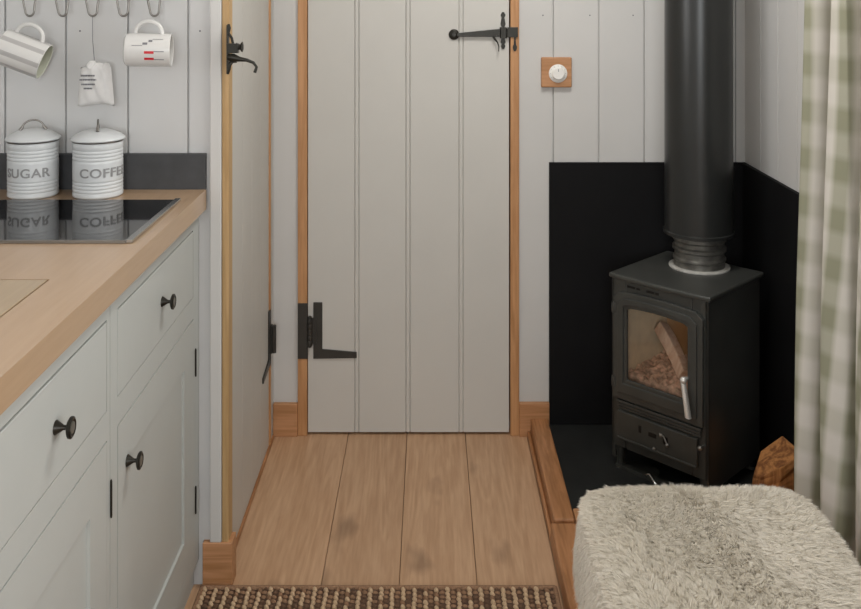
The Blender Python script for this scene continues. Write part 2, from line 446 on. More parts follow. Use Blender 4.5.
h.tube([(XP + .002, yl, lz(66)), (XP + .009, yl, lz(62)), (XP + .022, yl, lz(61))], [.004, .003, .004], 10)
tobj(h, 'latch_lever', M['blackiron'], d2, smooth=60)

# right wall with a window opening, left wall with a window opening, front wall with a glazed opening
def wall_hole(name, X0, X1, y0, y1, hy0, hy1, hz0, hz1, mt):
    mm = MB()
    mm.box(X0, X1, y0, hy0, 0, H); mm.box(X0, X1, hy1, y1, 0, H)
    mm.box(X0, X1, hy0, hy1, 0, hz0); mm.box(X0, X1, hy0, hy1, hz1, H)
    return mm.build(name, mt, kind='structure')
gy = [YB - .135 * i for i in range(1, 9)]
grooved(1.75, YB + .03, gy, 0, H, XR, XR + .03, 'Y').build('wall_right', M['wall_far'], kind='structure')
wall_hole('wall_right', XR, XR + .03, YF, 1.75, .25, 1.55, .75, 1.75, M['wall_far'])
wall_hole('wall_left', XL - .03, XL, YF, YK + .03, .55, 1.75, 1.08, 1.8, M['wall'])
m = MB(); m.box(XL - .03, XR + .03, YF - .03, YF, 0, .9); m.box(XL - .03, -.55, YF - .03, YF, .9, H)
m.box(.45, XR + .03, YF - .03, YF, .9, H); m.box(-.55, .45, YF - .03, YF, 1.95, H)
m.build('wall_front', M['wall'], kind='structure')
def win(name, X, y0, y1, z0, z1):
    f = MB(); t = .035
    f.box(X - .02, X + .02, y0, y0 + t, z0, z1); f.box(X - .02, X + .02, y1 - t, y1, z0, z1)
    f.box(X - .02, X + .02, y0 + t, y1 - t, z0, z0 + t); f.box(X - .02, X + .02, y0 + t, y1 - t, z1 - t, z1)
    yc = (y0 + y1) / 2; f.box(X - .015, X + .015, yc - .012, yc + .012, z0 + t, z1 - t)
    fo = f.build(name, M['trimwhite'], kind='structure')
    p_ = MB(); p_.box(X - .002, X + .002, y0 + t, y1 - t, z0 + t, z1 - t); p_.build('pane', M['glass'], fo)
win('window_1', XL - .015, .55, 1.75, 1.08, 1.8)
win('window_2', XR + .015, .25, 1.55, .75, 1.75)

# ------------------------------------------------------------------ kitchen side
CF = -.52
TOPZ = .893
# worktop with the recess for the board and the hob set on it
bx0, bx1, by0, by1 = -1.05, -.590, 1.10, 1.475
wt = thing('worktop', 'long pale oak worktop with a square edge on the grey cabinets', 'worktop')
m = MB()
Y0 = .96; XE = -.50; YE = YK - .017
for (a, b, c_, d_) in ((XL + .002, bx0, Y0, YE), (bx1, XE, Y0, YE), (bx0, bx1, Y0, by0), (bx0, bx1, by1, YE)):
    m.box(a, b, c_, d_, TOPZ - .044, TOPZ)
m.box(bx0, bx1, by0, by1, TOPZ - .044, TOPZ - .016)
m.build('worktop_slab', M['top'], wt)
m = MB(); m.box(bx0, bx1, by0, by1, TOPZ - .0158, TOPZ - .014); m.build('recess_liner', M['inside'], wt)
# inlaid board
m = MB(); gp = .003
m.box(bx0 + gp, bx1 - gp, by0 + gp, by1 - gp, TOPZ - .0139, TOPZ + .0005)
bd = m.build('chopping_board', M['board'], bevel=.001)
tag(bd, 'pale wooden chopping board let flush into the worktop in front of the hob', 'chopping board')
for k in range(5):
    g = MB(); yk = 1.17 + k * .045
    g.box(bx0 + .14, bx1 - .05, yk, yk + .006, TOPZ + .0005, TOPZ + .001)
# slate upstand
up = MB(); up.box(XL + .002, -.5025, YK - .016, YK - .001, TOPZ - .002, .972)
tag(up.build('upstand', M['slate'], bevel=.001), 'dark grey slate upstand along the back of the worktop behind the canisters', 'upstand')
# hob
hob = thing('hob', 'black ceramic glass hob with a steel edge set on the oak worktop', 'hob', (-.79, 1.85, TOPZ))
m = MB(); m.box(-.26, .2515, -.166, .152, 0.0005, .005); m.build('glass_top', M['hob'], hob, bevel=.0008)
m = MB(); m.box(.252, .264, -.170, .156, .0005, .007); m.build('steel_edge', M['steel'], hob, bevel=.001)
m = MB(); m.box(-.26, .252, -.1715, -.1665, .0005, .0055); m.build('steel_front_edge', M['dullsteel'], hob)
m = MB()
for cx, cy, r in ((-.12, .05, .072), (.11, -.02, .06)):
    m.lathe([(r, .0051), (r + .0012, .0052), (r + .0012, .0050), (r, .0050)], 48, Matrix.Translation((cx, cy, 0)), close=True)

# cabinets
def knob_mb(x, y, z):
    k = MB(Matrix.Translation((x, y, z)) @ Matrix.Rotation(PI / 2, 4, 'Y'))
    k.lathe([(.0100, 0), (.0100, .0016), (.0034, .012), (.0032, .0175), (.011, .0185), (.0146, .0205), (.0148, .0235), (.0120, .0250), (.0092, .0238), (0, .0232)], 26)
    return k
def knob_face(y, z, par):
    k = MB(); k.lathe([(.0082, .0233), (.0082, .0246), (.006, .0250), (0, .0250)], 22, Matrix.Translation((0, y, z)) @ Matrix.Rotation(PI / 2, 4, 'Y'))
    k.build('knob_centre', M['worniron'], par, smooth=40)
def cabinet(y0, y1, st0, st1, ky, label):
    t = thing('base_cabinet', label, 'cabinet', (CF, (y0 + y1) / 2, 0), 0, 'grey kitchen base cabinets')
    ox, oy = CF, (y0 + y1) / 2
    def L(mb): mb.M = Matrix.Translation((-ox, -oy, 0)); return mb
    a, b = y0 + st0, y1 - st1
    dt, db, rt, rb = .617, .09, .812, .664
    m = L(MB())
    for q in ((y0, a), (b, y1)): m.box(CF - .022, CF, q[0], q[1], .06, .848)
    for z0, z1 in ((rt, .848), (dt, rb), (.06, db)): m.box(CF - .022, CF, a, b, z0, z1)
    m.build('face_frame', M['cab'], t)
    m = L(MB()); m.box(XL + .004, CF - .022, y0, y0 + .016, .06, .848); m.box(XL + .004, CF - .022, y1 - .016, y1, .06, .848)
    m.box(XL + .004, CF - .022, y0, y1, .055, .06); m.build('carcass', M['inside'], t)
    m = L(MB()); m.box(CF - .03, CF - .012, y0, y1, 0, .06); m.build('plinth', M['cab'], t)
    g = .0022
    # drawer
    m = L(MB()); m.box(CF - .02, CF + .0005, a + g, b - g, rb + .0012, rt - .0038)
    dr = m.build('drawer', M['cab'], t, bevel=.0012)
    kk = knob_mb(CF, ky, .736); kk.M = Matrix.Translation((-ox, -oy, 0)) @ kk.M
    kk.v = [(p[0] - ox, p[1] - oy, p[2]) for p in kk.v]
    kk.build('knob', M['blackiron'], dr, smooth=40); knob_face(ky - oy, .736, dr)
    # door: stiles, rails and a sunk panel
    m = L(MB()); s_ = .075; A, B = a + g, b - g
    x1 = CF + .0005
    m.box(CF - .02, x1, A, A + s_, db + g, dt - g); m.box(CF - .02, x1, B - s_, B, db + g, dt - g)
    m.box(CF - .02, x1, A + s_, B - s_, dt - g - .08, dt - g); m.box(CF - .02, x1, A + s_, B - s_, db + g, db + g + s_)
    m.box(CF - .018, x1 - .0055, A + s_, B - s_, db + s_, dt - .08)
    dd = m.build('door', M['cab'], t)
    kk = knob_mb(CF, A + .048, .534); kk.v = [(p[0] - ox, p[1] - oy, p[2]) for p in kk.v]
    kk.build('knob', M['blackiron'], dd, smooth=40); knob_face(A + .048 - oy, .534, dd)
    for z0 in (.484, .180):
        m = L(MB()); m.lathe([(.0012, z0), (.0019, z0 + .003), (.0019, z0 + .059), (.0012, z0 + .062)], 10, Matrix.Translation((CF + .002, b + .015, 0)))
        m.build('hinge', M['blackiron'], dd, smooth=40)
    return t
cabinet(1.545, YK - .002, .035, .052, 1.842, 'grey base cabinet at the far end, under the hob and canisters')
cabinet(.97, 1.543, .03, .014, 1.318, 'grey base cabinet nearest the camera, under the inlaid chopping board')

# canisters
def text_mesh(body, size, depth, off=0):
    cu = bpy.data.curves.new('t', 'FONT'); cu.body = body; cu.size = size; cu.align_x = 'CENTER'; cu.extrude = depth; cu.offset = off
    cu.space_character = 1.08
    o = bpy.data.objects.new('t', cu); col.objects.link(o)
    bpy.context.view_layer.update()
    me = bpy.data.meshes.new_from_object(o.evaluated_get(bpy.context.evaluated_depsgraph_get()))
    bpy.data.objects.remove(o); return me
def canister(x, y, word, phi, hrot, label, arc):
    t = thing('storage_canister', label, 'canister', (x, y, TOPZ + .0005), 0, 'white enamel storage canisters')
    R = .0525; h = .118
    prof = [(0, 0), (R - .003, 0), (R, .003)]
    z = .010
    for k in range(4): prof += [(R, z), (R - .0012, z + .0022), (R, z + .0044)]; z += .0075
    prof += [(R, z), (R, .074)]
    z = .078
    for k in range(4): prof += [(R, z), (R - .0012, z + .0022), (R, z + .0044)]; z += .0075
    prof += [(R, h - .002), (R - .001, h), (0, h)]
    MB().lathe(prof, 56).build('body', M['enamel'], t, smooth=35)
    MB().lathe([(0, h + .0002), (R + .001, h + .0002), (R + .002, h + .002), (R + .001, h + .0035), (0, h + .0035)], 56).build('metal_band', M['dullsteel'], t, smooth=35)
    l = MB(); l.lathe([(0, h + .0036), (R + .0035, h + .0036), (R + .005, h + .0055), (R + .004, h + .008), (R - .004, h + .014), (R - .018, h + .021), (R - .033, h + .025), (0, h + .026)], 56)
    lid = l.build('lid', M['enamel'], t, smooth=40)
    ha = MB(Matrix.Rotation(hrot, 4, 'Z'))
    pts = []
    for i in range(15):
        a = PI * i / 14; pts.append((-.022 * math.cos(a), 0, h + .0235 + .0215 * math.sin(a) ** .8))
    pts[0] = (-.027, 0, h + .0228); pts[-1] = (.027, 0, h + .0228)
    ha.tube(pts, [.0034] * 2 + [.0021] * 11 + [.0034] * 2, 10)
    ha.build('handle', M['dullsteel'], lid, smooth=60)
    me = text_mesh(word, .027, .0012, .0004)
    n = len(me.vertices); co = np.empty(n * 3); me.vertices.foreach_get('co', co); co = co.reshape(-1, 3)
    w = co[:, 0].max() - co[:, 0].min(); s = arc / w
    ang = phi + co[:, 0] * s / R
    rr = R + .0002 + co[:, 2]
    new = np.stack([rr * np.sin(ang), -rr * np.cos(ang), co[:, 1] + .047], 1)
    me.vertices.foreach_set('co', new.ravel()); me.update(); me.materials.clear(); me.materials.append(M['letter'])
    o = bpy.data.objects.new('lettering', me); col.objects.link(o); o.parent = t; o['label'] = 'raised grey capital letters reading ' + word
    return t
R_ = math.radians
canister(-.863, 2.066, 'SUGAR', R_(7), R_(22), 'white enamel canister lettered SUGAR with a looped lid handle', .098)
canister(-.722, 2.066, 'COFFEE', R_(37), R_(108), 'white enamel canister lettered COFFEE beside the end of the hob', .112)

# hook rail
rail = thing('hook_rail', 'steel rail of wire hooks high on the white boarded kitchen wall', 'hook rail', (-.73, 2.10, 1.36))
m = MB(); m.tube([(-.30, 0, 0), (.22, 0, 0)], .005, 12)
for x in (-.27, .19): m.tube([(x, 0, 0), (x, .037, 0)], .005, 10); m.lathe([(.014, 0), (.014, .003)], 16, Matrix.Translation((x, .0395, 0)) @ Matrix.Rotation(PI / 2, 4, 'X'))
m.build('rail_bar', M['steel'], rail, smooth=40)
HX = []
for px in (30.8, 63.6, 93.6, 124.4, 155.2):
    x = (px - 430) / 452; HX.append(x); lx = x + .73
    pts = []
    for i in range(9):
        a = PI * i / 8; pts.append((lx + .0095 * math.cos(PI + a), -.004, -.068 - .0105 * math.sin(a)))
    pts = [(lx - .015, -.007, -.036)] + [(lx - .0115, -.005, -.058)] + pts[1:] + [(lx + .0115, -.002, -.045), (lx + .010, .0, -.012)]
    for i in range(7):
        a = PI * i / 6; pts.append((lx + .010, .008 * math.cos(a) - .001, .008 * math.sin(a)))
    m = MB(); m.tube(pts, .0025, 8); m.build('hook', M['dullsteel'], rail, smooth=80)

# mugs on the hooks
def mug(label, hx, L_, R0, tilt, cx, cz, printed, yaw=0, cy=2.062):
    t = thing('hanging_mug', label, 'mug', (cx, cy, cz), 0, 'mugs hanging from the rail hooks')
    # local: axis along +x (mouth at +x), handle on +z
    A = Matrix.Rotation(tilt, 4, 'Y') @ Matrix.Rotation(yaw, 4, 'Z') @ Matrix.Rotation(PI / 2, 4, 'Y')
    h = L_ / 2
    ring = [(0, -h), (R0 - .006, -h), (R0 - .001, -h + .004), (R0, -h + .012), (R0, h - .001), (R0 - .0015, h), (R0 - .003, h - .001), (R0 - .0035, -h + .010), (R0 - .008, -h + .006), (0, -h + .006)]
    b = MB(A); seg = 48; b.lathe(ring[:7], seg)
    b = MB(A)
    n = len(ring); vs = []; fs = []; mi = []
    for r, z in ring:
        for k in range(seg):
            an = 2 * PI * k / seg; vs.append((max(r, 1e-5) * math.cos(an), max(r, 1e-5) * math.sin(an), z))
    for i in range(n - 1):
        for k in range(seg):
            fs.append((i * seg + k, i * seg + (k + 1) % seg, (i + 1) * seg + (k + 1) % seg, (i + 1) * seg + k))
            if printed == 'stripes':
                if 2 <= i <= 3: mi.append(1 if (k % 6) in (0, 1) else 0)
                elif i >= 5: mi.append(2)
                else: mi.append(0)
            else: mi.append(0)
    b.add(vs, fs); b.mi = mi
    b.build('body', [M['mug'], M['muggrey'], M['mugin']], t, smooth=40)
    hd = MB(Matrix.Rotation(tilt, 4, 'Y'))
    pts = []
    w = L_ * .30
    for i in range(13):
        a = PI * i / 12; pts.append((-w * math.cos(a) * (1.0), 0, R0 - .004 + .030 * math.sin(a) ** .85))
    hd.tube(pts, .0046, 10); hd.build('handle', M['mug'], t, smooth=70)
    if printed == 'marks':
        def patch(u0, u1, a0, a1, name, mt):
            q = MB(A); vs = []; fs = []; ns = 6; r = R0 + .0004
            # local z along axis, angle round; camera side is -y
            for i in range(ns + 1):
                an = R_(a0 + (a1 - a0) * i / ns)
                for u in (u0, u1): vs.append((-r * math.sin(an), -r * math.cos(an), u))
            for i in range(ns): fs.append((2 * i, 2 * i + 1, 2 * i + 3, 2 * i + 2))
            q.add(vs, fs); q.build(name, mt, t, fixn=False)
        patch(-.004, .016, -9, 0, 'red_mark', M['red']); patch(-.004, .016, -32, -23, 'red_mark', M['red'])
        patch(.016, .037, -3, 0, 'dark_line', M['ink']); patch(.016, .037, -32, -29, 'dark_line', M['ink'])
        patch(-.008, .002, 22, 30, 'dark_dots', M['ink']); patch(.004, .012, 32, 40, 'dark_dots', M['ink'])
        patch(.012, .034, 42, 44, 'dark_line', M['ink']); patch(-.030, -.008, 18, 20, 'dark_line', M['ink'])
    return t
mug('grey and white striped mug hanging tilted from the leftmost hook', HX[0], .100, .0395, R_(22), -.884, 1.2015, 'stripes', R_(6))
mug('white mug with two small red marks hanging from the rightmost hook', HX[4], .098, .036, R_(1), -.611, 1.209, 'marks', R_(8))

# linen sachet
q = P(96, 85, 2.095)
sa = thing('hanging_sachet', 'small white linen sachet hanging on a thin string from the middle hook', 'sachet', q)
def pillow(w, h, d, nx=18, nz=22):
    v = []; f = []
    for side in (-1, 1):
        for j in range(nz + 1):
            for i in range(nx + 1):
                u = i / nx * 2 - 1; t_ = j / nz * 2 - 1
                e = max(0, (1 - u ** 4)) ** .5 * max(0, (1 - t_ ** 4)) ** .5
                x = u * w / 2 * (1 - .10 * t_); z = t_ * h / 2 + .004 * math.sin(u * 3 + 1) - .003 * abs(u) * t_
                y = side * d / 2 * e * (1 + .18 * math.sin(9 * u + 4 * t_) * (1 - abs(u)))
                v.append((x, y, z))
        b = (nx + 1) * (nz + 1) * (0 if side < 0 else 1)
        for j in range(nz):
            for i in range(nx):
                a = b + j * (nx + 1) + i; f.append((a, a + 1, a + nx + 2, a + nx + 1))
    return v, f
v, f = pillow(.074, .092, .028); m = MB(); m.add(v, f); m.build('bag', M['linen'], sa, smooth=180)
m = MB()
# gathered flap at the top
m.tube([(-.012, -.004, .040), (-.006, -.006, .049), (0, -.006, .052)], [.010, .007, .003], 10)
m.tube([(.022, -.002, .038), (.026, -.004, .047)], [.011, .006], 10)
m.build('gathered_top', M['linen'], sa, smooth=80)
m = MB(); m.tube([(-.003, 0, .048), (-.006, -.004, .10), (HX[2] - q[0] , .0, 1.283 - q[2])], .0009, 6); m.build('string', M['ink'], sa)
m = MB()
for zc, hw in ((.022, .0155), (.013, .018), (.003, .0145), (-.006, .009)):
    k = 0; x = -hw
    while x < hw:
        w = random.choice((.003, .0045, .006)); m.box(-.012 + x, -.012 + min(x + w, hw), -.0176, -.0150, zc - .0016, zc + .0016); x += w + .0012
m.build('print', M['ink'], sa)

# ------------------------------------------------------------------ wall switch right of the door
q = P(556, 72, YB)
sw = thing('wall_switch', 'round white dial switch on a square wooden plate right of the door', 'switch', q)
m = MB(); m.box(-.0455, .0455, -.014, 0, -.045, .045); m.build('back_plate', M['pineX'], sw, bevel=.003)
m = MB(); m.lathe([(.0275, 0), (.0275, .003), (.025, .005), (.0195, .0055), (.0185, .012), (.016, .014), (0, .014)], 36, Matrix.Translation((.004, -.014, -.003)) @ Matrix.Rotation(PI / 2, 4, 'X'))
dial = m.build('dial', M['whiteplastic'], sw, smooth=35)
m = MB()
m.box(.0032, .0048, -.0284, -.0278, .003, .011)
for k in range(9):
    a = R_(-120 + 30 * k); x, z = .004 + .0225 * math.sin(a), -.003 + .0225 * math.cos(a)
    m.box(x - .0008, x + .0008, -.0194, -.0190, z - .0008, z + .0008)
m.build('dial_marks', M['ink'], dial)

# ------------------------------------------------------------------ stove corner
m = MB(); m.box(.357, .9455, YB - .012, YB - .0005, .0355, 1.35 - 177 / 333)
tag(m.build('heat_shield', M['shield'], bevel=.001), 'matt black board fixed to the far wall behind the stove', 'heat shield')
m = MB(); m.box(XR - .012, XR - .0005, 1.95, YB - .0125, .0355, 1.35 - 177 / 333)
tag(m.build('heat_shield', M['shield'], bevel=.001), 'matt black board on the side wall between the stove and the curtain', 'heat shield')
HZ = .035
he = thing('hearth', 'raised black hearth slab with a pine edge under the stove', 'hearth', (.36, 2.35, 0))
ho = Matrix.Translation((-.36, -2.35, 0))
m = MB(ho); m.box(.352, XR - .001, 2.352, YB - .001, .001, HZ); m.build('slab', M['hearth'], he, bevel=.002)
m = MB(ho); m.box(.300, .3515, 2.300, YB - .017, .001, .056); m.box(.2905, .2998, 2.300, YB - .017, .001, .020)
m.build('edging', M['pineY'], he, bevel=.004)
m = MB(ho); m.box(.353, XR - .001, 2.300, 2.3515, .001, .056); m.build('edging', M['pineX'], he, bevel=.004)
pl = MB(); pl.box(.291, XR - .002, .92, 2.298, .001, .050)
tag(pl.build('platform', M['pineY'], bevel=.005), 'low pine platform between the rug and the bench, in front of the hearth', 'platform')

ST = thing('wood_stove', 'small black cast iron wood burning stove set cornerwise on the hearth', 'stove', (.698, 2.593, HZ), R_(-45))
def SB(): return MB()
W, D = .145, .140
m = SB()
m.box(-W, -W + .012, -D, D, .030, .518); m.box(W - .012, W, -D, D, .030, .518); m.box(-W + .012, W - .012, D - .012, D, .030, .518)
m.box(-W + .012, W - .012, -D + .012, D - .012, .062, .072); m.box(-W + .012, W - .012, -D + .012, D - .012, .506, .518)
# front plate with the two openings
for a, b, c, d in ((-W, -.100, .062, .518), (.100, W, .062, .518), (-.100, .100, .470, .518), (-.100, .100, .168, .245), (-.100, .100, .062, .088)):
    m.box(a, b, -D, -D + .012, c, d)
m.box(-W + .012, W - .012, -D + .012, D - .012, .196, .206)
body = m.build('body', M['iron'], ST, bevel=.003)
# four feet
for sx in (-1, 1):
    for sy in (-1, 1):
        m = SB(); cx, cy = sx * (W - .018), sy * (D - .018)
        m.tube([(cx, cy, .062), (cx, cy, .03), (cx, cy, .006)], [.016, .011, .011], 14)
        m.lathe([(.014, .0), (.016, .002), (.014, .007)], 18, Matrix.Translation((cx, cy, 0)))
        m.build('leg', M['iron'], ST, smooth=50)
m = SB(); m.box(-.135, .135, -.136, -.118, .0005, .010); 
m.lathe([(.05, .0005), (.052, .003), (.046, .006)], 30, Matrix.Translation((-.075, -.10, 0)) @ Matrix.Diagonal((1, .7, 1, 1)))
m.build('floor_plate', M['iron'], ST, smooth=35)
# top plate, slightly bowed front
pts = []
for i in range(13): u = -1 + i / 6; pts.append((.003 + u * .151, -.150 - .006 * (1 - u * u)))
pts += [(.154, .146), (.148, .152), (-.142, .152), (-.148, .146)]
m = SB(); m.prism(pts, lambda u, v, w: (u, v, w), .519, .532); m.build('top_plate', M['iron'], ST, bevel=.004, segs=3)
m = SB()
for x0, x1 in ((-.095, -.070), (-.066, -.055), (-.035, -.012), (-.008, .002)): m.box(x0, x1, -D - .0012, -D + .001, .500, .506)
m.build('air_slots', M['black'], ST)
# door with an arched head
def arch(u, base, rise, half): return base + rise * (1 - (u / half) ** 2)
def door_ring(hw_o, zb_o, zt_o, rise_o, hw_i, zb_i, zt_i, rise_i, y0, y1, mb, n=14, cr=.014):
    def outline(hw, zb, zt, rise, c):
        top = [(hw * (1 - 2 * i / n), 0) for i in range(n + 1)]
        o = [(-hw, zb), (hw, zb)]
        o += [(u * (1 if abs(u) < hw * .999 else 1), arch(u, zt - (c if abs(u) >= hw * .999 else 0), rise, hw)) for u, _ in top]
        return o
    O = outline(hw_o, zb_o, zt_o, rise_o, cr); I = outline(hw_i, zb_i, zt_i, rise_i, cr * .3); k = len(O)
    vs = [(u, y0, z) for u, z in O] + [(u, y0, z) for u, z in I] + [(u, y1, z) for u, z in O] + [(u, y1, z) for u, z in I]
    fs = []
    for i in range(k):
        j = (i + 1) % k
        fs += [(i, j, k + j, k + i), (2 * k + i, 3 * k + i, 3 * k + j, 2 * k + j), (i, 2 * k + i, 2 * k + j, j), (k + i, k + j, 3 * k + j, 3 * k + i)]
    mb.add(vs, fs)
m = SB()
door_ring(.133, .198, .484, .007, .091, .254, .446, .006, -D - .010, -D - .0005, m)
door_ring(.118, .216, .469, .007, .100, .244, .455, .006, -D - .014, -D - .0095, m)
sd = m.build('door', M['iron'], ST, bevel=.0015)
m = SB(); m.box(-.0985, .0985, -D - .0045, -D - .001, .248, .461); m.build('glass_pane', M['glass'], sd)
m = SB()
for z in (.225, .255, .42, .445): pass
for z in (.240, .440):
    m = SB(); m.lathe([(.007, z - .014), (.008, z), (.007, z + .014)], 14, Matrix.Translation((-.1325, -D - .006, 0)))
    m.build('door_hinge', M['iron'], sd, smooth=40)
# coiled bright handle
m = SB()
m.ball((.089, -D - .026, .311), .009)
m.tube([(.089, -D - .010, .311), (.089, -D - .026, .311)], .005, 10)
m.tube([(.090, -D - .027, .302), (.103, -D - .028, .222)], [.0060, .0074], 12)
for i in range(16):
    t_ = i / 15; c = Vector((.090 + .013 * t_, -D - .027, .302 - .080 * t_)); ax = Matrix.Rotation(R_(8), 4, 'Y')
    q_ = .0062 + .0012 * t_; m.lathe([(q_, -.0016), (q_ + .0013, 0), (q_, .0016)], 12, Matrix.Translation(c) @ ax)
m.build('handle', M['pale'], sd, smooth=50)['label'] = 'bright coiled steel handle'
# ridged ledge between the doors
m = SB()
for k in range(3): m.box(-.124 + .002 * k, .128 - .002 * k, -D - .009 + .0022 * k, -D, .186 - .009 * k, .1935 - .009 * k)
m.build('ledge', M['iron'], ST, bevel=.0018)
# ash door
m = SB(); m.box(-.1185, .1185, -D - .012, -D - .0005, .092, .166); m.box(-.1185, .1185, -D - .016, -D - .0125, .092, .0985)
ad = m.build('ash_door', M['iron'], ST, bevel=.002)
m = SB()
for x0, x1, z0, z1 in ((-.052, -.044, .128, .146), (-.022, .002, .128, .139), (.022, .036, .122, .142)):
    m = SB(); m.box(x0, x1, -D - .0126, -D - .0118, z0, z1); m.build('air_vent', M['black'], ad)
m = SB()
m.ball((.018, -D - .016, .144), .0045); m.ball((.036, -D - .016, .124), .005); m.ball((-.001, -D - .019, .104), .0042)
m.tube([(.012, -D - .014, .146), (.026, -D - .016, .143), (.037, -D - .016, .124)], .0018, 8)
m.build('air_control', M['dullsteel'], ad, smooth=60)
m = SB(); m.tube([(.131, -D, .150), (.131, -D - .016, .150)], .003, 10); m.ball((.131, -D - .018, .150), .0065); m.build('side_knob', M['dullsteel'], ST, smooth=60)
m = SB(); m.tube([(-.030, -D - .012, .022), (-.012, -D - .022, .052 - .018), (.012, -D - .030, .018)], .0032, 8); m.build('ash_lever', M['steel'], ST, smooth=60)
# lining
m = SB(); m.box(-.132, -.120, -.122, .112, .207, .500); m.build('side_lining', M['cream'], ST, bevel=.002)
m = SB(); m.box(.120, .132, -.122, .112, .207, .500); m.build('side_lining', M['firebrick'], ST, bevel=.002)
m = SB(); m.box(-.119, .000, .100, .112, .207, .500); m.box(.002, .119, .100, .112, .207, .395); m.build('back_lining', M['firebrick'], ST, bevel=.002)
m = SB(); m.box(.030, .119, -.02, .099, .402, .412); m.build('baffle', M['iron'], ST)
# flue collar on the plate
m = SB(); CY = .073
m.lathe([(.0686, .532), (.0686, .552), (.0723, .556), (.0723, .560), (.0668, .565), (.0668, .578), (.0732, .582), (.0732, .590), (.0677, .594), (.0677, .604), (.0723, .610), (.0723, .618), (.0695, .621), (.0695, .627)], 48, Matrix.Translation((0, CY, 0)))
ST_collar = m.build('flue_collar', M['collar'], ST, smooth=35)
m = SB(); m.lathe([(.069, .5322), (.0825, .5322), (.0825, .5355), (.079, .5375), (.069, .5375)], 56, Matrix.Translation((0, CY, 0)), close=True)
m.build('cement_ring', M['grayseal'], ST, smooth=35)['label'] = 'pale cement ring round the flue collar'
fx, fy = .696 + CY * .70711, 2.593 + CY * .70711
fp = thing('flue_pipe', 'wide black stove pipe rising from the stove up the corner', 'pipe', (fx, fy, .663))
m = MB(); m.lathe([(.080, .001), (.0925, .001), (.0925, H - .665), (.080, H - .665)], 64, close=True); m.build('pipe', M['flue'], fp, smooth=35)
m = MB(); m.lathe([(.0928, -.001), (.0962, -.002), (.0962, .006), (.0928, .008)], 64, close=True); m.build('end_band', M['flue'], fp, smooth=35)

# ash, embers and log in the firebox
ca, sa_ = math.cos(R_(-45)), math.sin(R_(-45))
SM = Matrix.Translation((.698, 2.593, HZ)) @ Matrix.Rotation(R_(-45), 4, 'Z')
ash = MB(SM); n = 26; vs = []; fs = []
rnd = random.Random(3)
for j in range(n + 1):
    for i in range(n + 1):
        x = -.118 + .236 * i / n; y = -.112 + .21 * j / n
        z = .246 + .018 * math.exp(-((x - .03) ** 2) / .006) * (j / n) ** .5 + .006 * (j / n) + rnd.random() * .016
        vs.append((x, y, z))
for j in range(n):
    for i in range(n): a = j * (n + 1) + i; fs.append((a, a + 1, a + n + 2, a + n + 1))
e = [(-.118, -.112, .2075), (.118, -.112, .2075), (.118, .098, .2075), (-.118, .098, .2075)]
b0 = len(vs); vs += e
fs.append((b0, b0 + 3, b0 + 2, b0 + 1))
row0 = list(range(n + 1)); rowN = [n * (n + 1) + i for i in range(n + 1)]; c0 = [j * (n + 1) for j in range(n + 1)]; cN = [j * (n + 1) + n for j in range(n + 1)]
fs += [tuple([b0, b0 + 1] + row0[::-1]), tuple([b0 + 3] + rowN + [b0 + 2]), tuple([b0] + c0 + [b0 + 3]), tuple([b0 + 1, b0 + 2] + cN[::-1])]
ash.add(vs, fs)
tag(ash.build('ash_bed', M['ash']), 'pale pinkish ash and charred wood heaped inside the stove', 'ash', kind='stuff')
lg = MB(SM)
path = []
sec = [(-.017, -.016), (.017, -.018), (.020, .010), (.004, .019), (-.015, .012)]
k = len(sec); vs = []; fs = []
prev = None; NP = 7
for i in range(NP):
    t_ = i / (NP - 1); c = Vector((-.092 + .132 * t_, .030 - .100 * t_, .352 - .072 * t_ + .010 * math.sin(t_ * 3)))
    tan = Vector((.132, -.100, -.072)).normalized(); a = Vector((0, 1, 0)).cross(tan).normalized(); b = tan.cross(a)
    g = 1 + .06 * math.sin(5 * t_)
    vs += [tuple(c + a * u * g + b * v * g) for u, v in sec]
for i in range(NP - 1):
    for j in range(k): fs.append((i * k + j, i * k + (j + 1) % k, (i + 1) * k + (j + 1) % k, (i + 1) * k + j))
fs += [tuple(range(k))[::-1], tuple((NP - 1) * k + j for j in range(k))]
lg.add(vs, fs)
tag(lg.build('firewood_log', M['birch'], bevel=.003), 'pale split log leaning inside the stove behind the glass', 'log')

# split log on the hearth by the curtain
def log(cx, cy, z0):
    lm = MB(Matrix.Translation((cx, cy, z0)))
    sec = [(-.055, -.006), (-.042, -.030), (.0, -.050), (.045, -.040), (.058, .0), (.040, .045), (-.020, .040)]
    N_ = 9; k = len(sec); vs = []; fs = []
    r = random.Random(11)
    for i in range(N_ + 1):
        t_ = i / N_
        for u, v in sec:
            top = .205 + .95 * min(u, .03) + .25 * v if t_ == 1 else None
            h_ = .118 + .85 * min(u, .022) + .2 * v
            j_ = .0025
            vs.append((u + r.uniform(-j_, j_) + .006 * t_, v + r.uniform(-j_, j_), h_ * t_ + (.004 * r.random() if t_ == 1 else 0)))
    for i in range(N_):
        for j in range(k): fs.append((i * k + j, i * k + (j + 1) % k, (i + 1) * k + (j + 1) % k, (i + 1) * k + j))
    fs += [tuple(range(k))[::-1], tuple(N_ * k + j for j in range(k))]
    lm.add(vs, fs); return lm
lo = log(.870, 2.42, HZ + .0005).build('firewood_log', M['barkorange'], bevel=.003)
tag(lo, 'orange-brown split log standing on the hearth beside the curtain', 'log')

